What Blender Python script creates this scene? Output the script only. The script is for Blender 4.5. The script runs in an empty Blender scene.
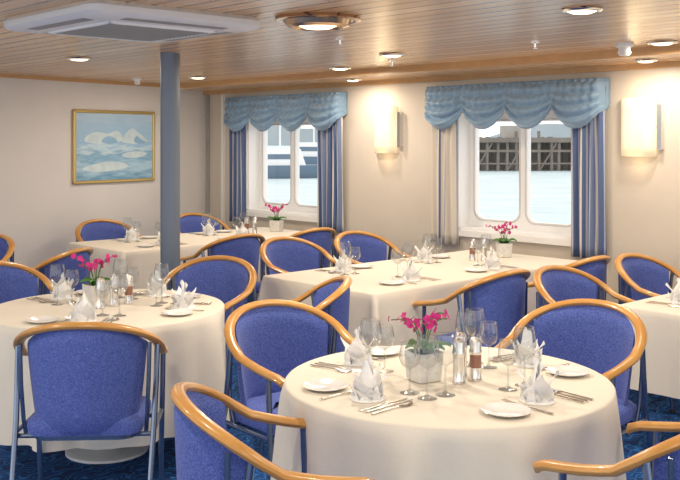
import bpy, math, random
from mathutils import Vector, Matrix
random.seed(4)
sc=bpy.context.scene
try:
    sc.view_settings.view_transform='Standard'
    sc.view_settings.look='None'
except Exception: pass
pi=math.pi
# ---------- room frame: a = along window wall, b = toward window wall ----------
UA=(0.686,-0.728); UB=(0.728,0.686)
ROT=math.atan2(UA[1],UA[0])
def R(a,b,z=0): return (UA[0]*a+UB[0]*b, UA[1]*a+UB[1]*b, z)
# ---------- materials ----------
def mat(name,col,rough=.5,metal=0,spec=.5,emis=None,es=0,noise=0,nscale=40,bump=0,sheen=0,coat=0):
    m=bpy.data.materials.new(name); m.use_nodes=True
    nt=m.node_tree; b=nt.nodes['Principled BSDF']
    b.inputs['Base Color'].default_value=(*col,1)
    b.inputs['Roughness'].default_value=rough
    b.inputs['Metallic'].default_value=metal
    b.inputs['Specular IOR Level'].default_value=spec
    if sheen: b.inputs['Sheen Weight'].default_value=sheen
    if coat: b.inputs['Coat Weight'].default_value=coat
    if emis:
        b.inputs['Emission Color'].default_value=(*emis,1); b.inputs['Emission Strength'].default_value=es
    if noise or bump:
        tc=nt.nodes.new('ShaderNodeTexCoord'); n=nt.nodes.new('ShaderNodeTexNoise')
        n.inputs['Scale'].default_value=nscale; n.inputs['Detail'].default_value=4
        nt.links.new(tc.outputs['Object'],n.inputs['Vector'])
        if noise:
            mx=nt.nodes.new('ShaderNodeMix'); mx.data_type='RGBA'
            mx.inputs[6].default_value=(*[c*(1-noise) for c in col],1)
            mx.inputs[7].default_value=(*[min(1,c*(1+noise)) for c in col],1)
            nt.links.new(n.outputs['Fac'],mx.inputs[0]); nt.links.new(mx.outputs[2],b.inputs['Base Color'])
        if bump:
            bp=nt.nodes.new('ShaderNodeBump'); bp.inputs['Strength'].default_value=bump; bp.inputs['Distance'].default_value=.01
            nt.links.new(n.outputs['Fac'],bp.inputs['Height']); nt.links.new(bp.outputs[0],b.inputs['Normal'])
    return m
class G:
    """small node graph helper"""
    def __init__(s,name,rough=.5):
        s.m=bpy.data.materials.new(name); s.m.use_nodes=True; s.nt=s.m.node_tree
        s.b=s.nt.nodes['Principled BSDF']; s.b.inputs['Roughness'].default_value=rough
        s.tc=s.nt.nodes.new('ShaderNodeTexCoord')
        s.sep=s.nt.nodes.new('ShaderNodeSeparateXYZ'); s.nt.links.new(s.tc.outputs['Object'],s.sep.inputs[0])
    def L(s,a,b): s.nt.links.new(a,b)
    def math(s,op,a,b=None):
        n=s.nt.nodes.new('ShaderNodeMath'); n.operation=op
        for i,v in enumerate((a,b)):
            if v is None: continue
            if isinstance(v,(int,float)): n.inputs[i].default_value=v
            else: s.L(v,n.inputs[i])
        return n.outputs[0]
    def noise(s,scale,vec=None,detail=3,map_scale=None):
        n=s.nt.nodes.new('ShaderNodeTexNoise'); n.inputs['Scale'].default_value=scale; n.inputs['Detail'].default_value=detail
        v=vec or s.tc.outputs['Object']
        if map_scale:
            mp=s.nt.nodes.new('ShaderNodeMapping'); mp.inputs['Scale'].default_value=map_scale; s.L(v,mp.inputs[0]); v=mp.outputs[0]
        s.L(v,n.inputs['Vector']); return n.outputs['Fac']
    def ramp(s,fac,stops,const=False):
        r=s.nt.nodes.new('ShaderNodeValToRGB'); e=r.color_ramp.elements
        if const: r.color_ramp.interpolation='CONSTANT'
        while len(e)<len(stops): e.new(.5)
        for i,(p,c) in enumerate(stops): e[i].position=p; e[i].color=(*c,1)
        s.L(fac,r.inputs[0]); return r.outputs[0]
    def mix(s,f,a,b,mode='MIX'):
        n=s.nt.nodes.new('ShaderNodeMix'); n.data_type='RGBA'; n.blend_type=mode
        for i,v in ((0,f),(6,a),(7,b)):
            if isinstance(v,(int,float)): n.inputs[i].default_value=v
            elif isinstance(v,tuple): n.inputs[i].default_value=(*v,1)
            else: s.L(v,n.inputs[i])
        return n.outputs[2]
    def bump(s,h,st=.3,d=.01):
        bp=s.nt.nodes.new('ShaderNodeBump'); bp.inputs['Strength'].default_value=st; bp.inputs['Distance'].default_value=d
        s.L(h,bp.inputs['Height']); s.L(bp.outputs[0],s.b.inputs['Normal'])
M={}
g=G('honey_wood',.3)
f=g.noise(6,map_scale=(1,1,1)); f2=g.noise(60)
g.L(g.mix(g.math('MULTIPLY',f2,.4),g.ramp(f,[(.3,(.58,.28,.07)),(.7,(.72,.39,.12))]),(.48,.21,.05)),g.b.inputs['Base Color'])
g.b.inputs['Coat Weight'].default_value=.3; M['wood']=g.m
g=G('blue_upholstery',.9)
f=g.noise(170,detail=2); f2=g.noise(9)
c=g.ramp(f,[(.32,(.050,.085,.34)),(.68,(.155,.21,.58))])
g.L(g.mix(g.math('MULTIPLY',f2,.3),c,(.09,.13,.40)),g.b.inputs['Base Color'])
g.b.inputs['Sheen Weight'].default_value=.15; g.b.inputs['Sheen Roughness'].default_value=.4; g.b.inputs['Specular IOR Level'].default_value=.2
g.bump(f,.4,.004); M['blue']=g.m
M['steel']=mat('blue_grey_steel',(.22,.27,.38),.25,.9)
M['chrome']=mat('chrome',(.75,.75,.75),.15,1)
M['silver']=mat('silver',(.85,.83,.80),.2,1)
M['cloth']=mat('cream_linen',(.83,.765,.655),.8,noise=.03,nscale=90,bump=.05,sheen=.1)
M['napkin']=mat('white_napkin',(.93,.93,.93),.75)
M['china']=mat('white_china',(.92,.91,.90),.12,coat=.4)
M['magenta']=mat('orchid_petal',(.70,.03,.27),.5,noise=.25,nscale=60)
M['leaf']=mat('leaf_green',(.06,.2,.03),.45)
M['pot']=mat('silver_pot',(.74,.74,.72),.4,.3,noise=.25,nscale=45,bump=.4)
M['brown']=mat('pepper_brown',(.30,.14,.10),.25,.3,coat=.4)
M['white']=mat('white_paint',(.90,.90,.90),.35)
M['whiteplastic']=mat('white_plastic',(.88,.88,.88),.4)
M['gasket']=mat('grey_rubber_seal',(.62,.62,.62),.5)
M['dark']=mat('dark_slot',(.03,.03,.03),.6)
M['grille']=mat('grey_grille',(.35,.35,.35),.5)
M['gold']=mat('gilded_frame',(.70,.50,.18),.35,.6)
M['pillar']=mat('pillar_blue_grey',(.17,.21,.28),.4,.2)
M['bronze']=mat('bronze_ring',(.62,.42,.26),.22,.9)
M['glow']=mat('lamp_glow',(1,.9,.7),.5,emis=(1,.84,.58),es=4)
M['pier']=mat('hazed_pier_timber',(.21,.18,.155),.8,noise=.4,nscale=.6)  # timber colour lightened, distance haze is mixed into it
M['quay']=mat('quay_wall',(.42,.39,.36),.8,noise=.3,nscale=.4)
M['land']=mat('hazed_far_land',(.42,.47,.50),.9,noise=.3,nscale=.03)  # hazy light over the shore painted in as a paler base colour
M['boatdark']=mat('boat_hull',(.14,.20,.28),.5)
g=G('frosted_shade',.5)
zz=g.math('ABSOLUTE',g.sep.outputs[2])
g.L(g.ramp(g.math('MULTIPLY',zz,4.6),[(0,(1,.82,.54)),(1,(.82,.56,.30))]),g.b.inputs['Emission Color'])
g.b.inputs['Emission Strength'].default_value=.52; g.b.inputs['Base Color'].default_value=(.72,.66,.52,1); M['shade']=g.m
def thinglass(name,tint,k,base):
    m=bpy.data.materials.new(name); m.use_nodes=True; nt=m.node_tree; nt.nodes.clear()
    o=nt.nodes.new('ShaderNodeOutputMaterial'); mx=nt.nodes.new('ShaderNodeMixShader')
    t=nt.nodes.new('ShaderNodeBsdfTransparent'); t.inputs[0].default_value=(*tint,1)
    gl=nt.nodes.new('ShaderNodeBsdfGlossy'); gl.inputs['Roughness'].default_value=.04
    lw=nt.nodes.new('ShaderNodeLayerWeight'); lw.inputs[0].default_value=.5
    p=nt.nodes.new('ShaderNodeMath'); p.operation='POWER'; p.inputs[1].default_value=2.0
    q=nt.nodes.new('ShaderNodeMath'); q.operation='MULTIPLY_ADD'; q.inputs[1].default_value=k; q.inputs[2].default_value=base
    nt.links.new(lw.outputs['Facing'],p.inputs[0]); nt.links.new(p.outputs[0],q.inputs[0]); nt.links.new(q.outputs[0],mx.inputs[0])
    nt.links.new(t.outputs[0],mx.inputs[1]); nt.links.new(gl.outputs[0],mx.inputs[2]); nt.links.new(mx.outputs[0],o.inputs[0])
    return m
M['glass']=thinglass('clear_glass',(.90,.92,.93),.85,.09)
M['pane']=thinglass('window_glass',(.98,.99,.99),.12,.02)
def wallmat(name,c1,c2):
    g=G(name,.7); f=g.noise(3,map_scale=(1,1,1)); f2=g.noise(160,map_scale=(1,1,.25))
    g.L(g.mix(g.math('MULTIPLY',f2,.35),g.ramp(f,[(.3,c1),(.7,c2)]),tuple(x*.85 for x in c1)),g.b.inputs['Base Color'])
    g.bump(f2,.15,.004); return g.m
M['wallW']=wallmat('wall_beige_vinyl',(.66,.59,.50),(.70,.63,.54))
M['wallL']=wallmat('wall_grey_vinyl',(.82,.79,.77),(.86,.83,.81))
# ceiling planks
g=G('ceiling_planks',.24)
y=g.math('DIVIDE',g.sep.outputs[1],.125); fr=g.math('FRACT',y)
groove=g.math('LESS_THAN',fr,.11); fl=g.math('FLOOR',y)
wn=g.nt.nodes.new('ShaderNodeTexWhiteNoise'); wn.noise_dimensions='1D'; g.L(fl,wn.inputs['W'])
gr=g.noise(3,map_scale=(.6,14,1),detail=6)
c=g.ramp(gr,[(.3,(.76,.48,.27)),(.7,(.90,.63,.39))])
c=g.mix(g.math('MULTIPLY',wn.outputs['Value'],.55),c,(.60,.36,.18))
c=g.mix(groove,c,(.15,.07,.03)); g.L(c,g.b.inputs['Base Color'])
g.bump(g.math('SUBTRACT',1.0,groove),.5,.01); M['ceil']=g.m
M['fascia']=mat('fascia_wood',(.66,.40,.19),.35,noise=.15,nscale=12)
# carpet
g=G('blue_carpet',.95)
w=g.nt.nodes.new('ShaderNodeTexWave'); w.inputs['Scale'].default_value=3.6; w.inputs['Distortion'].default_value=11; w.inputs['Detail'].default_value=2; w.inputs['Detail Scale'].default_value=2.4
g.L(g.tc.outputs['Object'],w.inputs['Vector'])
f=g.noise(120)
c=g.ramp(w.outputs['Fac'],[(.25,(.006,.04,.18)),(.42,(.03,.26,.74)),(.62,(.03,.24,.70)),(.8,(.008,.07,.28))])
g.L(g.mix(g.math('MULTIPLY',f,.4),c,(.005,.05,.18)),g.b.inputs['Base Color']); g.bump(f,.5,.01); M['carpet']=g.m
def curtainmat(name,stops):
    g=G(name,.85); fr=g.math('FRACT',g.math('DIVIDE',g.sep.outputs[0],.105))
    g.L(g.ramp(fr,stops,True),g.b.inputs['Base Color']); return g.m
M['curtB']=curtainmat('striped_curtain_blue',[(0,(.09,.13,.27)),(.28,(.38,.43,.54)),(.36,(.16,.21,.36)),(.58,(.66,.62,.56)),(.72,(.09,.14,.28)),(.88,(.44,.46,.53))])
M['curtC']=curtainmat('striped_curtain_cream',[(0,(.70,.64,.55)),(.3,(.34,.38,.49)),(.38,(.72,.66,.58)),(.72,(.13,.17,.32)),(.82,(.68,.62,.54))])
M['valance']=mat('blue_satin_valance',(.21,.34,.49),.36,noise=.12,nscale=14,sheen=.3)
# painting
g=G('iceberg_painting',.6)
f=g.noise(5,map_scale=(1,1,5),detail=5)
zz=g.math('ADD',g.math('MULTIPLY',g.sep.outputs[2],1.5),g.math('MULTIPLY',g.math('SUBTRACT',f,.5),.5))
g.L(g.ramp(g.math('ADD',zz,.5),[(0,(.16,.38,.60)),(.2,(.50,.72,.88)),(.35,(.24,.48,.70)),(.48,(.64,.82,.94)),(.55,(.38,.62,.86)),(.8,(.44,.66,.88)),(1,(.55,.74,.92))]),g.b.inputs['Base Color']); M['paint']=g.m
M['ice']=mat('painted_ice',(.68,.82,.95),.6,noise=.2,nscale=14)
M['ice2']=mat('painted_ice_shadow',(.32,.56,.78),.6,noise=.2,nscale=14)
g=G('sea_water',.5); f=g.noise(.25,map_scale=(1,3,1),detail=5)
g.L(g.ramp(f,[(.3,(.50,.62,.66)),(.7,(.70,.79,.81))]),g.b.inputs['Base Color']); M['sea']=g.m

# ---------- mesh builder ----------
class MB:
    def __init__(s): s.v=[];s.f=[];s.m=[]
    def add(s,vs,fs,mi=0):
        o=len(s.v); s.v+= [tuple(p) for p in vs]; s.f+=[tuple(i+o for i in q) for q in fs]; s.m+=[mi]*len(fs)
    def grid(s,fn,nu,nv,mi=0):
        vs=[fn(i/nu,j/nv) for j in range(nv+1) for i in range(nu+1)]
        fs=[(j*(nu+1)+i,j*(nu+1)+i+1,(j+1)*(nu+1)+i+1,(j+1)*(nu+1)+i) for j in range(nv) for i in range(nu)]
        s.add(vs,fs,mi)
    def loft(s,rings,mi=0,cap0=True,cap1=True):
        n=len(rings[0]); vs=[p for r in rings for p in r]; fs=[]
        for j in range(len(rings)-1):
            for i in range(n):
                k=(i+1)%n; fs.append((j*n+i,j*n+k,(j+1)*n+k,(j+1)*n+i))
        if cap0: fs.append(tuple(range(n))[::-1])
        if cap1: fs.append(tuple((len(rings)-1)*n+i for i in range(n)))
        s.add(vs,fs,mi)
    def lathe(s,prof,c=(0,0,0),seg=24,mi=0,cap0=False,cap1=False):
        s.loft([[(c[0]+r*math.cos(2*pi*i/seg),c[1]+r*math.sin(2*pi*i/seg),c[2]+z) for i in range(seg)] for r,z in prof],mi,cap0,cap1)
    def sweep(s,pts,r,rz=None,seg=8,mi=0):
        rz=rz or r; pts=[Vector(p) for p in pts]; rings=[]
        for i,p in enumerate(pts):
            t=(pts[min(i+1,len(pts)-1)]-pts[max(i-1,0)]).normalized()
            up=Vector((0,0,1)) if abs(t.z)<.9 else Vector((0,1,0))
            n=t.cross(up).normalized(); b=n.cross(t).normalized()
            rr=r[i] if isinstance(r,list) else r; r2=rz[i] if isinstance(rz,list) else rz
            rings.append([p+n*rr*math.cos(2*pi*k/seg)+b*r2*math.sin(2*pi*k/seg) for k in range(seg)])
        s.loft(rings,mi)
    def box(s,x0,x1,y0,y1,z0,z1,mi=0):
        s.add([(x0,y0,z0),(x1,y0,z0),(x1,y1,z0),(x0,y1,z0),(x0,y0,z1),(x1,y0,z1),(x1,y1,z1),(x0,y1,z1)],
              [(0,3,2,1),(4,5,6,7),(0,1,5,4),(1,2,6,5),(2,3,7,6),(3,0,4,7)],mi)
    def mesh(s,name,mats,smooth=True,angle=40):
        me=bpy.data.meshes.new(name); me.from_pydata(s.v,[],s.f)
        for m in mats: me.materials.append(m)
        me.polygons.foreach_set('material_index',s.m)
        if smooth:
            me.polygons.foreach_set('use_smooth',[True]*len(s.f))
            try: me.set_sharp_from_angle(angle=math.radians(angle))
            except Exception: pass
        me.update(); return me
def rrect(w,d,r,n=6,z=0,cx=0,cy=0):
    p=[]
    for (sx,sy,a0) in ((1,1,0),(-1,1,90),(-1,-1,180),(1,-1,270)):
        for i in range(n+1):
            a=math.radians(a0+90*i/n); p.append((cx+sx*(w/2-r)+r*math.cos(a),cy+sy*(d/2-r)+r*math.sin(a),z))
    return p
def place(me,name,loc=(0,0,0),rz=0,parent=None,scale=1,rx=0):
    o=bpy.data.objects.new(name,me); sc.collection.objects.link(o)
    o.location=loc; o.rotation_euler=(rx,0,rz); o.scale=(scale,)*3
    if parent: o.parent=parent
    return o
# ---------- chair ----------
HD=.225
def hz(ph): return .715+.145*math.sin(ph)**.85
def hoop(ph): return (.292*math.cos(ph),HD*(1-math.sin(ph)),hz(ph))
def chair_mesh():
    b=MB()
    arm=[(.262,.525,.626),(.266,.518,.644),(.272,.485,.656),(.279,.43,.664),(.285,.365,.675),(.290,.30,.690),(.292,.255,.702)]
    pts=arm+[hoop(pi*i/28) for i in range(1,28)]+[(-x,y,z) for x,y,z in arm[::-1]]
    n=len(pts); rr=[.023]*n; r2=[.016]*n; rr[0]=rr[-1]=.012; r2[0]=r2[-1]=.008
    b.sweep(pts,rr,r2,12,0)
    def side(sg):
        def fn(u,v):
            ph=math.radians(17+146*u); k=.86+.14*v**.8
            e=abs(2*u-1); zb=.425+.05*e**8
            x=.258*math.cos(ph)*k*1.0; y=HD*(1-math.sin(ph))+.02*(1-v)+.006
            z=zb+(hz(ph)-.008-zb)*v
            th=.021*(1-e**10)**.5*(1-abs(2*v-1)**12)**.5
            nx,ny=math.cos(ph)*.4,-math.sin(ph)
            return (x+sg*th*nx,y+sg*th*ny,z)
        return fn
    b.grid(side(1),24,12,1); b.grid(side(-1),24,12,1)
    def so(w,d,z,cy=.245): return rrect(w,d,.07,5,z,0,cy)
    b.loft([so(.43,.35,.395),so(.46,.38,.402),so(.47,.39,.43),so(.465,.385,.452),so(.44,.36,.466),so(.36,.28,.474),so(.18,.10,.476)],1)
    b.loft([so(.40,.32,.375),so(.42,.34,.378),so(.42,.34,.397)],2)
    for s in (1,-1):
        b.sweep([(s*.286,.17,.75),(s*.284,.15,.6),(s*.280,.12,.45),(s*.275,.05,.25),(s*.272,-.02,.02),(s*.272,-.022,.0)],.012,mi=2)
        b.sweep([(s*.262,.11,.765),(s*.258,.11,.6),(s*.250,.12,.45),(s*.245,.135,.395)],.009,mi=2)
        b.sweep([(s*.277,.43,.66),(s*.274,.435,.5),(s*.268,.44,.25),(s*.264,.455,.02),(s*.264,.457,0)],.012,mi=2)
        b.sweep([(s*.280,.12,.405),(s*.276,.27,.400),(s*.270,.435,.40)],.010,mi=2)
        b.lathe([(.0,.0),(.016,0),(.016,.014),(.012,.02)],(s*.264,.457,0),10,3)
        b.lathe([(.0,.0),(.016,0),(.016,.014),(.012,.02)],(s*.272,-.022,0),10,3)
    for yy,xx,zz in ((.13,.28,.385),(.39,.272,.385)):
        b.sweep([(-xx,yy,zz),(0,yy,zz-.004),(xx,yy,zz)],.010,mi=2)
    return b.mesh('dining_chair',[M['wood'],M['blue'],M['steel'],M['dark']])
CH=chair_mesh()
def chair(x,y,fx,fy): place(CH,'dining_chair',(x,y,0),math.atan2(-fx,fy))
# ---------- tables ----------
ZT=.74
def table(name,outline_fn,hem,ped,loc,rz,seed):
    rnd=random.Random(seed)
    b=MB(); base=.21
    for x,y in ped:
        b.lathe([(0.01,0),(base,0),(base,.012),(base-.03,.024),(.06,.04),(.038,.06),(.035,.12),(.035,.66),(.09,.69),(.09,.70)],(x,y,0),28,0,True,True)
    pts,nrm,L=outline_fn(-.012)
    b.loft([[(p[0],p[1],.70) for p in pts],[(p[0],p[1],.73) for p in pts]],1)
    t=place(b.mesh(name,[M['white'],M['fascia']]),name,loc,rz)
    pts,nrm,L=outline_fn(0); n=len(pts)
    k=[rnd.randint(9,12),rnd.randint(17,22),rnd.randint(4,6)] ; ph=[rnd.uniform(0,6) for _ in range(3)]
    rings=[]
    for ins,z in ((.25,ZT),(.05,ZT),(.012,ZT),(.004,ZT-.002),(0,ZT-.007)):
        q=outline_fn(-ins)[0]; rings.append([(p[0],p[1],z) for p in q])
    lv=14
    for j in range(1,lv+1):
        v=j/lv; z=ZT-.007-(ZT-.007-hem)*v; ring=[]
        for i in range(n):
            th=2*pi*i/n; c=L[i]
            w1=math.sin(k[0]*th+ph[0]+.8*math.sin(3*th)); w1=(abs(w1)**.7)*(1 if w1>0 else -1)
            a=(.034*w1+.018*math.sin(k[1]*th+ph[1])+.014*math.sin(k[2]*th+ph[2]))*(v**.65)
            o=.004+.014*v+a*(1.0 if c<0 else .38)+(max(c,0)*.07*v)
            ring.append((pts[i][0]+nrm[i][0]*o,pts[i][1]+nrm[i][1]*o,z+(0.006*math.sin(k[0]*th+ph[0]) if j==lv else 0)))
        rings.append(ring)
    c=MB(); c.loft(rings,0,True,False)
    place(c.mesh('tablecloth',[M['cloth']],angle=60),'tablecloth',(0,0,0),0,t)
    return t
def round_outline(Rr,n=216):
    def f(o):
        p=[((Rr+o)*math.cos(2*pi*i/n),(Rr+o)*math.sin(2*pi*i/n)) for i in range(n)]
        q=[(math.cos(2*pi*i/n),math.sin(2*pi*i/n)) for i in range(n)]
        return p,q,[-1]*n
    return f
def rect_outline(w,d,r=.03):
    def f(o):
        P=[];N=[];C=[]
        W,D=w/2,d/2
        for (sx,sy,a0) in ((1,1,0),(-1,1,90),(-1,-1,180),(1,-1,270)):
            for i in range(9):
                a=math.radians(a0+90*i/8); N.append((math.cos(a),math.sin(a)))
                P.append((sx*(W-r)+ (r+o if r+o>0 else 0)*math.cos(a)+ (sx*min(r+o,0)),sy*(D-r)+(r+o if r+o>0 else 0)*math.sin(a)+(sy*min(r+o,0)))); C.append(math.sin(math.radians(90*i/8)*2))
            nx=math.cos(math.radians(a0+90)); ny=math.sin(math.radians(a0+90))
            nxt={(1,1):(-1,1),(-1,1):(-1,-1),(-1,-1):(1,-1),(1,-1):(1,1)}[(sx,sy)]
            x0,y0=P[-1]; ox=min(r+o,0); 
            x1=nxt[0]*(W-r)+max(r+o,0)*nx+nxt[0]*ox; y1=nxt[1]*(D-r)+max(r+o,0)*ny+nxt[1]*ox
            for i in range(1,30):
                t=i/30; P.append((x0+(x1-x0)*t,y0+(y1-y0)*t)); N.append((nx,ny)); C.append(0)
        return P,N,C
    return f
T1=(.385,3.42); T2=(-1.20,4.9)
table('dining_table',round_outline(.585),.16,[(0,0)],(*T1,0),0,1)
table('dining_table',round_outline(.60),.20,[(0,0)],(*T2,0),.4,2)
def rtable(a0,a1,b0,b1,seed):
    w,d=a1-a0,b1-b0
    table('dining_table',rect_outline(w,d),.33,[(0,-d/2+.4),(0,d/2-.4)],R((a0+a1)/2,(b0+b1)/2),ROT,seed)
rtable(-4.73,-3.72,3.77,5.90,3)
rtable(-2.62,-1.55,4.43,5.95,4)
rtable(-7.366,-6.466,3.80,5.90,5)
# ---------- chairs placement ----------
def face(p,t): 
    d=Vector((t[0]-p[0],t[1]-p[1])).normalized(); chair(p[0],p[1],d.x,d.y)
chair(-1.04,3.79,-.06,1)
th=math.radians(14); chair(-.47,2.76,math.cos(th),math.sin(th))
face((-.35,4.30),T1); chair(.04,5.03,-1,-.08)
face((-.73,5.96),(-1.12,4.9)); face((-2.12,5.68),T2)
chair(-1.74,6.40,-.95,.3); chair(-2.70,7.4,-.3,-.95)
face((1.17,4.32),T1); chair(1.135,2.60,-.695,.719)
def rch(a,b,d): p=R(a,b); chair(p[0],p[1],UA[0]*d,UA[1]*d)
rch(-5.50,4.56,1); rch(-5.46,5.26,1); rch(-5.86,4.52,-1); rch(-5.84,5.28,-1)
rch(-7.88,4.36,1); rch(-7.91,5.4,1)
rch(-3.20,4.36,-1); rch(-3.22,5.26,-1)
rch(-3.17,4.64,1); rch(-3.17,5.50,1)
# ---------- tableware meshes ----------
def wine_mesh(h,rb,name):
    b=MB()
    prof=[(.001,.001),(.034,.001),(.012,.006),(.004,.014),(.0035,h*.45),(.008,h*.49),(rb*.75,h*.56),(rb,h*.68),(rb*.97,h*.82),(rb*.80,h)]
    b.lathe(prof,seg=22)
    b.lathe([(rb*.80+.0014*math.cos(t),h+.0014*math.sin(t)) for t in [k*pi/3 for k in range(7)]],seg=22)
    return b.mesh(name,[M['glass']])
WG=wine_mesh(.205,.041,'wine_glass'); WT=wine_mesh(.17,.036,'water_goblet')
def plate_mesh():
    b=MB(); b.lathe([(.001,.004),(.045,.004),(.052,.006),(.078,.014),(.080,.013),(.052,.0),(.001,0)],seg=32); return b.mesh('side_plate',[M['china']])
PL=plate_mesh()
def cutlery(kind):
    b=MB()
    b.sweep([(0,-.10,.004),(0,-.06,.004),(0,0,.005),(0,.02,.006)],[.007,.006,.0035,.003],[.002]*4,8)
    if kind=='dinner_knife':
        b.sweep([(0,.015,.005),(0.001,.05,.004),(.002,.09,.003),(0,.115,.003)],[.006,.009,.009,.002],[.0012]*4,8)
    elif kind=='dinner_fork':
        b.sweep([(0,.02,.006),(0,.035,.005),(0,.06,.004)],[.004,.011,.011],[.0015]*3,8)
        for x in (-.009,-.003,.003,.009): b.sweep([(x,.055,.004),(x,.08,.006),(x,.10,.009)],[.0018,.0018,.001],[.0012]*3,5)
    else:
        b.sweep([(0,.02,.006),(0,.035,.005),(0,.055,.003),(0,.075,.004),(0,.085,.006)],[.004,.012,.018,.013,.003],[.002]*5,10)
    return b.mesh(kind,[M['silver']])
CK,CF,CS=cutlery('dinner_knife'),cutlery('dinner_fork'),cutlery('dessert_spoon')
def napkin_mesh(seed):
    rnd=random.Random(seed); b=MB()
    def petal(a,r0,w,h,lean,curl,wrap):
        ca,sa=math.cos(a),math.sin(a)
        def fn(u,v):
            s=2*u-1; ww=w*(1-v**1.6)*(1+.15*math.sin(v*3)); 
            x=ww*s; y=r0+lean*v**1.5-wrap*(s*s)*(1-v)+curl*v*v*s
            z=h*v*(1-.12*s*s)+.001
            return (x*ca-y*sa,x*sa+y*ca,z)
        b.grid(fn,8,8)
    petal(0,.012,.052,.130,-.005,.01,.03); petal(pi,.012,.052,.118,-.004,.012,.03)
    for i in range(4):
        petal(i*2*pi/4+.5+rnd.uniform(-.15,.15),.024,.050,rnd.uniform(.08,.10),rnd.uniform(.030,.042),rnd.uniform(-.01,.01),.028)
    for i in range(4):
        petal(i*pi/2+.0,.034,.046,rnd.uniform(.035,.055),.030,.0,.022)
    b.lathe([(.001,.0),(.055,.0),(.053,.006),(.001,.01)],seg=16)
    me=b.mesh('folded_napkin',[M['napkin']],angle=180); return me
NP=[napkin_mesh(i) for i in range(3)]
cnt=0
def setting(x,y,fx,fy,full=True):
    """place setting; (fx,fy) is diner's facing direction"""
    global cnt; cnt+=1
    l=Vector((fx,fy)).normalized(); fx,fy=l.x,l.y
    lx,ly=-fy,fx; rz=math.atan2(-fx,fy); z=ZT+.001; rnd=random.Random(cnt)
    def P(s,t): return (x+lx*s+fx*t,y+ly*s+fy*t,z)
    place(NP[cnt%3],'folded_napkin',P(0,0),rz+rnd.uniform(-.3,.3),scale=1.1)
    place(PL,'side_plate',P(.19,-.02),rz)
    place(CK,'dinner_knife',P(-.092,-.02),rz); place(CK,'dinner_knife',P(-.114,-.02),rz)
    place(CS,'dessert_spoon',P(-.142,-.02),rz)
    place(CF,'dinner_fork',P(.092,-.03),rz)
    place(WG,'wine_glass',P(-.13,.15),rz); place(WT,'water_goblet',P(-.045,.155),rz)
for c,angs,r in ((T1,(222,312,143,33),.395),(T2,(268,355,62,140),.40)):
    for a in angs:
        a=math.radians(a); setting(c[0]+r*math.cos(a),c[1]+r*math.sin(a),-math.cos(a),-math.sin(a))
def rset(a,b,d): p=R(a,b); setting(p[0],p[1],UA[0]*d,UA[1]*d)
for b_ in (4.3,5.1): rset(-4.53,b_,1); rset(-3.93,b_,-1)
for b_ in (4.3,5.1): rset(-7.17,b_,1); rset(-6.66,b_,-1)
rset(-2.42,4.75,1); rset(-2.42,5.5,1); rset(-1.75,4.75,-1)
def orchid_mesh(seed):
    rnd=random.Random(seed); b=MB()
    def rr(w,z): return rrect(w,w,.012,3,z)
    b.loft([rr(.088,0),rr(.096,.004),rr(.108,.10),rr(.108,.104),rr(.096,.104),rr(.094,.085)],0)
    tips=[]
    for i in range(6):
        a=i*1.05+rnd.uniform(-.4,.4); d=rnd.uniform(.04,.115); h=rnd.uniform(.11,.185)
        p=[(.01*math.cos(a)+d*math.cos(a)*t**2,.01*math.sin(a)+d*math.sin(a)*t**2,.085+h*math.sin(t*pi*.55)*.95) for t in [k/8 for k in range(9)]]
        b.sweep(p,.0022,seg=5,mi=1)
        for k in (4,5,6,7,8): tips.append(p[k])
    for i in range(9):
        a=i*.7+rnd.uniform(0,.4); ln=rnd.uniform(.06,.10)
        def leaf(u,v,a=a,ln=ln):
            s=(2*u-1)*.018*math.sin(pi*min(1,v*.92+.08)); r=ln*v; z=.088+.05*math.sin(v*2.2)-.01*abs(2*u-1)
            return (r*math.cos(a)-s*math.sin(a),r*math.sin(a)+s*math.cos(a),z)
        b.grid(leaf,4,6,1)
    for t in tips:
        c=Vector(t)+Vector((rnd.uniform(-.014,.014),rnd.uniform(-.014,.014),rnd.uniform(-.008,.012)))
        n=Vector((rnd.uniform(-1,1),rnd.uniform(-1,1),rnd.uniform(-.2,.8))).normalized()
        q=n.to_track_quat('Z','Y').to_matrix(); s=rnd.uniform(.012,.017)
        for k in range(5):
            A=2*pi*k/5
            def pet(u,v,A=A):
                w=(2*u-1)*.55*s*math.sin(pi*min(1,.1+v*.85)); r=s*v
                return c+q@Vector((r*math.cos(A)-w*math.sin(A),r*math.sin(A)+w*math.cos(A),.25*s*v*v))
            b.grid(pet,2,3,2)
    return b.mesh('potted_orchid',[M['pot'],M['leaf'],M['magenta']])
OR=[orchid_mesh(i+3) for i in range(3)]
def shaker_mesh(body,name,h):
    b=MB(); b.lathe([(.001,0),(.024,0),(.025,.004),(.022,.01),(.021,h*.30)],seg=20,mi=0)
    b.lathe([(.021,h*.30),(.021,h*.6)],seg=20,mi=1)
    b.lathe([(.021,h*.6),(.024,h*.64),(.024,h*.68),(.021,h*.72),(.022,h*.9),(.016,h*.97),(.001,h)],seg=20,mi=0)
    return b.mesh(name,[M['silver'],M[body]])
SK=shaker_mesh('silver','salt_mill',.16); PK=shaker_mesh('brown','pepper_mill',.155)
z=ZT+.001
place(OR[0],'potted_orchid',(.30,3.40,z),.5)
place(SK,'salt_mill',(.42,3.36,z)); place(PK,'pepper_mill',(.485,3.40,z)); place(SK,'salt_mill',(.44,3.46,z))
place(WG,'wine_glass',(.355,3.20,z)); place(WG,'wine_glass',(.48,3.62,z))
place(OR[1],'potted_orchid',(-1.28,4.98,z),.8)
place(SK,'salt_mill',(-1.17,4.92,z)); place(PK,'pepper_mill',(-1.11,4.99,z)); place(SK,'salt_mill',(-1.22,4.84,z))
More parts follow.
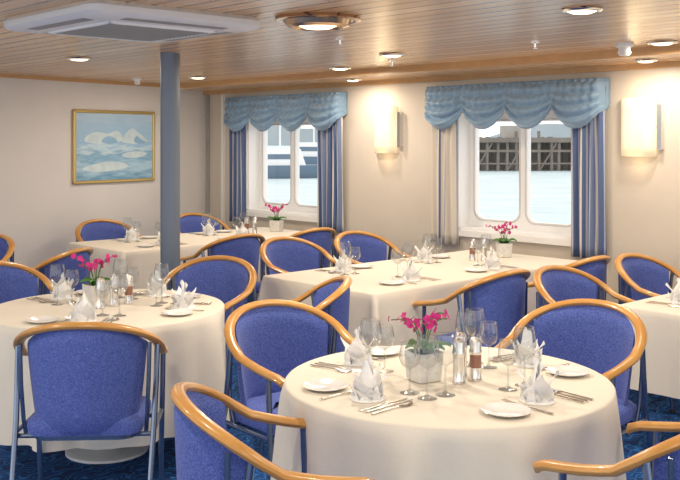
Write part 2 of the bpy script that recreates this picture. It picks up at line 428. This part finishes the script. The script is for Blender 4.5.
for k,(a_,b_) in enumerate(((-4.25,5.66),(-6.92,5.70),(-2.1,5.7))):
    p=R(a_,b_); place(OR[k],'potted_orchid',(p[0],p[1],z),1.1*k)
    p=R(a_+.05,b_-.3); place(SK,'salt_mill',(p[0],p[1],z)); p=R(a_-.03,b_-.33); place(PK,'pepper_mill',(p[0],p[1],z))
# ---------- room shell ----------
def rbox(name,a0,a1,b0,b1,z0,z1,m,bev=0):
    ca,cb,cz=(a0+a1)/2,(b0+b1)/2,(z0+z1)/2
    b=MB(); w,d,h=(a1-a0)/2,(b1-b0)/2,(z1-z0)/2; b.box(-w,w,-d,d,-h,h)
    o=place(b.mesh(name,[m],False),name,R(ca,cb,cz),ROT)
    if bev:
        md=o.modifiers.new('b','BEVEL'); md.width=bev; md.segments=3
    return o
BW=6.11; ZC=2.18; ZS=2.135
rbox('floor',-9.4,3.2,-2.5,BW+.25,-.1,0,M['carpet'])
rbox('ceiling',-9.4,3.2,-1.2,BW+.25,ZC,ZC+.1,M['ceil'])
rbox('trim_1',-9.0,3.2,BW-.62,BW-.60,ZS-.005,ZC,M['fascia'])
rbox('trim_2',-9.0,3.2,BW-.60,BW,ZS,ZC,M['ceil'])
rbox('trim_3',-8.66,3.2,BW-.025,BW,ZS-.04,ZS,M['fascia'])
WC=[-7.33,-4.51,-1.69]; HW=.56; Z0,Z1=.86,1.84
b=MB(); e=[-8.9]
for c in WC: e+=[c-HW,c+HW]
e+=[3.2]
OA=-4.0
for i in range(0,len(e),2): b.box(e[i]-OA,e[i+1]-OA,0,.25,0,ZC)
for c in WC:
    b.box(c-HW-OA,c+HW-OA,0,.25,0,Z0); b.box(c-HW-OA,c+HW-OA,0,.25,Z1,ZC)
place(b.mesh('wall_window_side',[M['wallW']],False),'wall_window_side',R(OA,BW),ROT)
Cx,Cy=R(-8.66,BW)[:2]; LD=Vector((-.5705,-.8213))
LN=Vector((LD.y,-LD.x)) ; 
if LN.dot(Vector((-Cx,-Cy)))>0: LN=-LN
def LW(s,out,z): return (Cx+LD.x*s+LN.x*out,Cy+LD.y*s+LN.y*out,z)
def lbox(name,s0,s1,o0,o1,z0,z1,m):
    b=MB(); vs=[]
    cs,co,cz=(s0+s1)/2,(o0+o1)/2,(z0+z1)/2
    for zz in (z0,z1):
        for s_,o_ in ((s0,o0),(s1,o0),(s1,o1),(s0,o1)):
            p=LW(s_,o_,zz); c=LW(cs,co,cz); vs.append((p[0]-c[0],p[1]-c[1],p[2]-c[2]))
    b.add(vs,[(0,3,2,1),(4,5,6,7),(0,1,5,4),(1,2,6,5),(2,3,7,6),(3,0,4,7)])
    return place(b.mesh(name,[m],False),name,LW(cs,co,cz))
lbox('wall_left',-.25,8,0,.2,0,ZC,M['wallL'])
lbox('trim_4',0,8,-.02,0,ZC-.03,ZC,M['fascia'])
lbox('baseboard_left',0,8,-.015,0,0,.09,M['fascia'])
rbox('baseboard_window_side',-8.6,3.2,BW-.015,BW,0,.09,M['fascia'])
for k,s_ in enumerate((.02,.30)):
    rbox('trim_%d'%(5+k),-8.62+s_,-8.585+s_,BW-.03,BW,.0,ZS-.045,M['grille'] if k==0 else M['whiteplastic'])
# windows
def rr2(w,h,r,n=6,cx=0,cz=0): return [(p[0],p[1]) for p in rrect(w,h,r,n,0,cx,cz)]
def window(ci,c,k):
    emp=bpy.data.objects.new('window_%d'%k,None); sc.collection.objects.link(emp)
    emp.location=R(c,BW,(Z0+Z1)/2); emp.rotation_euler=(0,0,ROT)
    H=(Z1-Z0)
    b=MB(); t=.02
    b.box(-HW,-HW+t,-.004,.25,-H/2,H/2); b.box(HW-t,HW,-.004,.25,-H/2,H/2)
    b.box(-HW,HW,-.004,.25,H/2-t,H/2); b.box(-HW,HW,-.02,.25,-H/2-.02,-H/2+t)
    w=.045
    b.box(-HW-w,-HW,-.02,0,-H/2-.02,H/2+w); b.box(HW,HW+w,-.02,0,-H/2-.02,H/2+w); b.box(-HW,HW,-.02,0,H/2,H/2+w)
    b.box(-HW-.03,HW+.03,-.035,0,-H/2-.05,-H/2-.0)
    place(b.mesh('casing',[M['white']],False),'casing',(0,0,0),0,emp)
    cu=bpy.data.curves.new('frame','CURVE'); cu.dimensions='2D'; cu.fill_mode='BOTH'; cu.extrude=.022; cu.bevel_depth=.006
    pw=(2*HW-.15-.07)/2; ph=H-.17; RC=.085
    for pts in (rr2(2*HW-.04,H-.04,.01),rr2(pw,ph,RC,8,-(pw/2+.035)),rr2(pw,ph,RC,8,(pw/2+.035))):
        s=cu.splines.new('POLY'); s.points.add(len(pts)-1); s.use_cyclic_u=True
        for i,p in enumerate(pts): s.points[i].co=(p[0],p[1],0,1)
    cu.materials.append(M['white'])
    o=bpy.data.objects.new('frame',cu); sc.collection.objects.link(o); o.parent=emp; o.location=(0,.17,0); o.rotation_euler=(pi/2,0,0)
    for sx in (-1,1):
        b=MB(); ring=rrect(pw+.012,ph+.012,RC,8); cx=sx*(pw/2+.035)
        b.sweep([(p[0]+cx,.142,p[1]) for p in ring]+[(ring[0][0]+cx,.142,ring[0][1])],.008,seg=6)
        place(b.mesh('gasket',[M['gasket']]),'gasket',(0,0,0),0,emp)
    b=MB(); b.add([(-HW+.03,.175,-H/2+.03),(HW-.03,.175,-H/2+.03),(HW-.03,.175,H/2-.03),(-HW+.03,.175,H/2-.03)],[(0,1,2,3)])
    place(b.mesh('glass',[M['pane']],False),'glass',(0,0,0),0,emp)
for k,c in enumerate(WC): window(k,c,k+1)
# curtains + valance
def curtain(c,w,m,z0=.74,z1=1.99):
    b=MB(); nf=max(3,round(w/.075))
    def fn(u,v):
        x=(u-.5)*w*(1-.05*math.sin(pi*v)); a=.022*(.7+.3*(1-v))
        return (x,-.064+a*math.cos(2*pi*nf*u+.3*math.sin(5*v))+.006*math.sin(9*u+4*v),z0+(z1-z0)*v)
    b.grid(fn,nf*10,14)
    o=place(b.mesh('curtain',[m],angle=180),'curtain',R(c,BW),ROT)
    md=o.modifiers.new('s','SOLIDIFY'); md.thickness=.004
def valance(c,w):
    b=MB(); ns=4; zt=2.025
    def prof(u,v):
        s=u*ns; f=s-math.floor(s); 
        if u>=1: f=1
        d=math.sin(pi*f)
        edge=min(1,min(u,1-u)*55)
        gather=1-d**.5
        z=zt-v*(.18+.16*d**.75)-.02*math.sin(v*pi)*(1-d)
        fo=(.5+.5*math.sin(2*pi*4*v-1.2))**.7
        fold=fo*.065*(d**.5)*(.35+.65*v)
        ver=.012*math.sin(u*ns*2*pi*6)*(1-v)*.6+.016*math.cos(f*2*pi*6)*gather*min(1,3*v)
        o=(.100+.035*d*math.sin(pi*min(1,v*.9))+fold+ver)*edge+.004
        return ((u-.5)*w,-o,z)
    b.grid(prof,220,36)
    b.grid(lambda u,v:((u-.5)*w,-(.10+.010*math.sin(u*ns*2*pi*7))*min(1,min(u,1-u)*55)-.004,zt-.012+.035*v),220,2)
    o=place(b.mesh('valance',[M['valance']],angle=180),'valance',R(c,BW),ROT)
    md=o.modifiers.new('s','SOLIDIFY'); md.thickness=.004
    return o
for k,c in enumerate(WC):
    if k==0: curtain(c-.67,.27,M['curtB']); curtain(c+.76,.36,M['curtB']); valance(c+.06,1.78)
    else: curtain(c-.66,.30,M['curtC']); curtain(c+.71,.30,M['curtB']); valance(c+.015,1.70)
# sconces
def sconce(c):
    emp=bpy.data.objects.new('wall_sconce',None); sc.collection.objects.link(emp); emp.location=R(c,BW,1.69); emp.rotation_euler=(0,0,ROT)
    b=MB()
    def fn(u,v):
        x=-.14+.28*u; s=abs(2*u-1); return (x,-.015-.065*(1-s**5),-.205+.41*v)
    b.grid(fn,30,6)
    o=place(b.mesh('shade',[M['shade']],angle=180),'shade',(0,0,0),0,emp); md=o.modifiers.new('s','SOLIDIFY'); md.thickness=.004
    b=MB(); b.box(-.09,.09,-.012,-.002,-.16,.16); b.box(.150,.182,-.045,-.0,-.155,.155); b.box(-.12,.15,-.025,-.012,-.01,.01)
    place(b.mesh('bracket',[M['chrome']],False),'bracket',(0,0,0),0,emp)
    l=bpy.data.lights.new('sconce_bulb','POINT'); l.energy=.35; l.color=(1,.74,.42); l.shadow_soft_size=.04
    for s_ in (.26,-.26):
        o=bpy.data.objects.new('sconce_bulb',l); sc.collection.objects.link(o); o.parent=emp; o.location=(0,-.09,s_)
for c in (-8.659+2.80,-8.659+5.25,-8.659+8.1): sconce(c)
# painting
b=MB(); w,h=1.05,.71
pr=math.atan2(-LD.y,-LD.x)
pe=bpy.data.objects.new('iceberg_painting',None); sc.collection.objects.link(pe); pe.location=LW(1.31,-.004,1.535); pe.rotation_euler=(0,0,pr)
t=.03
b.box(-w/2,w/2,-.035,0,h/2-t,h/2); b.box(-w/2,w/2,-.035,0,-h/2,-h/2+t); b.box(-w/2,-w/2+t,-.035,0,-h/2,h/2); b.box(w/2-t,w/2,-.035,0,-h/2,h/2)
o=place(b.mesh('frame',[M['gold']],False),'frame',(0,0,0),0,pe); md=o.modifiers.new('b','BEVEL'); md.width=.008
b=MB(); b.box(-w/2+.02,w/2-.02,-.018,-.002,-h/2+.02,h/2-.02); place(b.mesh('canvas',[M['paint']],False),'canvas',(0,0,0),0,pe)
b=MB()
def smooth(pts,it=3):
    for _ in range(it):
        q=[]
        for i in range(len(pts)):
            a,c=pts[i],pts[(i+1)%len(pts)]; q+= [(a[0]*.75+c[0]*.25,a[1]*.75+c[1]*.25),(a[0]*.25+c[0]*.75,a[1]*.25+c[1]*.75)]
        pts=q
    return pts
def berg(pts,mi,y):
    pts=smooth(pts); b.add([(x,y,z) for x,z in pts],[tuple(range(len(pts)))],mi)
berg([(-.42,.03),(-.36,.12),(-.22,.15),(-.1,.12),(.02,.17),(.10,.10),(.06,.03)],0,-.0195)
berg([(.04,.03),(.12,.12),(.22,.20),(.31,.13),(.40,.09),(.44,.03)],0,-.0195)
berg([(-.2,.03),(-.16,.09),(-.05,.11),(.06,.03)],1,-.0205); berg([(.22,.03),(.27,.12),(.34,.07),(.44,.03)],1,-.0205)
berg([(-.46,-.22),(-.3,-.17),(-.05,-.14),(.2,-.18),(.1,-.23),(-.25,-.25)],0,-.0195)
berg([(.05,-.08),(.25,-.04),(.44,-.07),(.35,-.11),(.15,-.12)],0,-.0195)
place(b.mesh('ice_shapes',[M['ice'],M['ice2']],False),'ice_shapes',(0,0,0),0,pe)
# pillar
b=MB(); b.loft([rrect(.112,.112,.03,4,0),rrect(.112,.112,.03,4,ZC)],0)
b.loft([rrect(.14,.14,.035,4,0),rrect(.14,.14,.035,4,.08)],0)
place(b.mesh('support_pillar',[M['pillar']]),'support_pillar',(-1.135,6.35,0),ROT+.5)
# AC cassette
A1,A0,B0,B1=-3.50,-4.40,1.92,2.82; S_=.90
b=MB()
b.loft([rrect(S_-.04,S_-.04,.05,4,0),rrect(S_,S_,.06,4,-.02),rrect(S_,S_,.06,4,-.045),rrect(S_-.04,S_-.04,.05,4,-.06),rrect(.62,.62,.03,4,-.066)],0)
for a in range(4):
    an=a*pi/2; ca,sa=math.cos(an),math.sin(an)
    vs=[(-.27,.345,-.0655),(.27,.345,-.0655),(.27,.40,-.0625),(-.27,.40,-.0625)]
    b.add([(x*ca-y*sa,x*sa+y*ca,z_) for x,y,z_ in vs],[(0,1,2,3)],1)
for i in range(16):
    x=-.26+i*.0347; b.box(x-.006,x+.006,-.27,.27,-.074,-.066,2)
b.box(-.285,.285,-.285,-.27,-.076,-.06,0); b.box(-.285,.285,.27,.285,-.076,-.06,0); b.box(-.285,-.27,-.285,.285,-.076,-.06,0); b.box(.27,.285,-.285,.285,-.076,-.06,0)
p=R((A0+A1)/2,(B0+B1)/2,ZC); place(b.mesh('ceiling_air_conditioner',[M['whiteplastic'],M['grille'],M['grille']]),'ceiling_air_conditioner',p,ROT)
# downlights
def downlight(x,y,r=.07,zc=ZC,m='chrome',e=11.5):
    b=MB(); b.lathe([(r*1.25,0),(r*1.3,-.006),(r*1.15,-.014),(r*.95,-.014),(r*.9,-.006)],seg=28,mi=0); b.lathe([(r*.9,-.012),(r*.6,-.020),(.001,-.023)],seg=28,mi=1)
    place(b.mesh('ceiling_downlight',[M[m],M['glow']]),'ceiling_downlight',(x,y,zc))
    l=bpy.data.lights.new('downlight_bulb','AREA'); l.shape='DISK'; l.size=r*1.6; l.energy=e; l.color=(1,.88,.72)
    o=bpy.data.objects.new('downlight_bulb',l); sc.collection.objects.link(o); o.location=(x,y,zc-.03)
b=MB(); b.lathe([(.20,0),(.205,-.015),(.18,-.02),(.16,-.012),(.15,-.04),(.12,-.05),(.10,-.035),(.098,-.01)],seg=40,mi=0); b.lathe([(.09,-.040),(.06,-.052),(.001,-.055)],seg=28,mi=1)
place(b.mesh('ceiling_lamp',[M['bronze'],M['glow']]),'ceiling_lamp',(-.105,4.5,ZC))
l=bpy.data.lights.new('lamp_bulb','AREA'); l.shape='DISK'; l.size=.16; l.energy=22; l.color=(1,.88,.72)
o=bpy.data.objects.new('lamp_bulb',l); sc.collection.objects.link(o); o.location=(-.105,4.5,ZC-.07)
for x,y in ((1.07,4.2),(-1.84,6.7),(.9,2.4),(-.9,2.4),(0.0,7.6),(.35,6.4),(1.9,5.6),(-3,5.0),(.2,.8),(-2.2,3.2),(2.4,3.2),(-1.3,8.7)):
    downlight(x,y)
for a_ in (-6,-3.2): p=R(a_,BW-.3); downlight(p[0],p[1],.06,ZS,e=6)
b=MB(); b.lathe([(.055,0),(.055,-.02),(.035,-.03),(.035,-.05),(.042,-.055),(.03,-.075),(.001,-.08)],seg=24); SD=b.mesh('smoke_detector',[M['whiteplastic']])
place(SD,'smoke_detector',(1.70,5.68,ZC)); place(SD,'smoke_detector',(-1.9,8.9,ZC),scale=.8)
b=MB(); b.lathe([(.03,0),(.03,-.006),(.01,-.01),(.008,-.035),(.018,-.038),(.018,-.042),(.001,-.044)],seg=16); SP=b.mesh('fire_sprinkler',[M['silver']])
for x,y in ((.38,6.9),(.0,5.4),(1.15,5.6)): place(SP,'fire_sprinkler',(x,y,ZC))
# ---------- exterior ----------
b=MB(); b.add([(-400,12,-2.2),(500,12,-2.2),(500,700,-2.2),(-400,700,-2.2)],[(0,1,2,3)]); place(b.mesh('sea',[M['sea']],False),'sea')
b=MB(); b.box(-22,22,-3,3,3.5,4.1)
prn=random.Random(8)
for i in range(34):
    x=-22+i*1.32+prn.uniform(-.3,.3)
    for y in (-2.6,2.0): b.sweep([(x,y,-1),(x+prn.uniform(-.1,.1),y,3.6+prn.choice((.2,.6,1.3)))],.2,seg=8)
b.box(-22,22,-2.8,-2.5,2.3,2.6); b.box(-22,22,-2.8,-2.5,.8,1.0); b.box(-22,22,2.8,3.2,0,3.5,1)
for i in range(0,11): b.sweep([(-22+i*4,-2.7,.2),(-20+i*4,-2.7,3.4)],.12,seg=6)
b.box(4,9,-1,2,4.1,6.0,1); b.box(-14,-11,-1,2,4.1,5.6,1)
place(b.mesh('harbour_pier',[M['pier'],M['quay']]),'harbour_pier',(34.5,120,-2.2),.05)
b=MB()
b.grid(lambda u,v:((u-.5)*900,0,(v)*(12+7*math.sin(u*19)+4*math.sin(u*51))),120,1); place(b.mesh('far_shore',[M['land']]),'far_shore',(0,650,-2.2))
b=MB()
def hull(z,w,l): return [(l*(math.cos(t)),w*math.sin(t)*(1 if math.cos(t)<0 else (1-.5*math.cos(t)**2)),z) for t in [2*pi*i/24 for i in range(24)]]
b.loft([hull(-.4,1.2,4),hull(.4,1.7,5),hull(1.3,1.9,5.6)],0); b.loft([rrect(5,2.4,.5,4,1.3,-.5),rrect(4.2,2,.5,4,2.9,-.6)],1); b.loft([rrect(3.9,2.3,.5,4,1.9,-.6),rrect(3.8,2.2,.5,4,2.4,-.6)],0)
b.sweep([(-.5,0,2.8),(-.5,0,6.5)],.08,mi=1)
BM=b.mesh('moored_boat',[M['boatdark'],M['white']])
place(BM,'moored_boat',(-5.5,95,-2.2),.2); place(BM,'moored_boat',(-3.0,130,-2.2),-.3,scale=1.2)
# ---------- world ----------
w=bpy.data.worlds.new('World'); sc.world=w; w.use_nodes=True
bg=w.node_tree.nodes['Background']; bg.inputs[0].default_value=(1,.99,.975,1); bg.inputs[1].default_value=1.42
# ---------- camera ----------
cd=bpy.data.cameras.new('cam'); cd.sensor_width=36; cd.lens=950/680*36; cd.shift_y=-100/680; cd.clip_end=2000
co=bpy.data.objects.new('cam',cd); sc.collection.objects.link(co); co.location=(0,0,1.6); co.rotation_euler=(pi/2,0,0); sc.camera=co
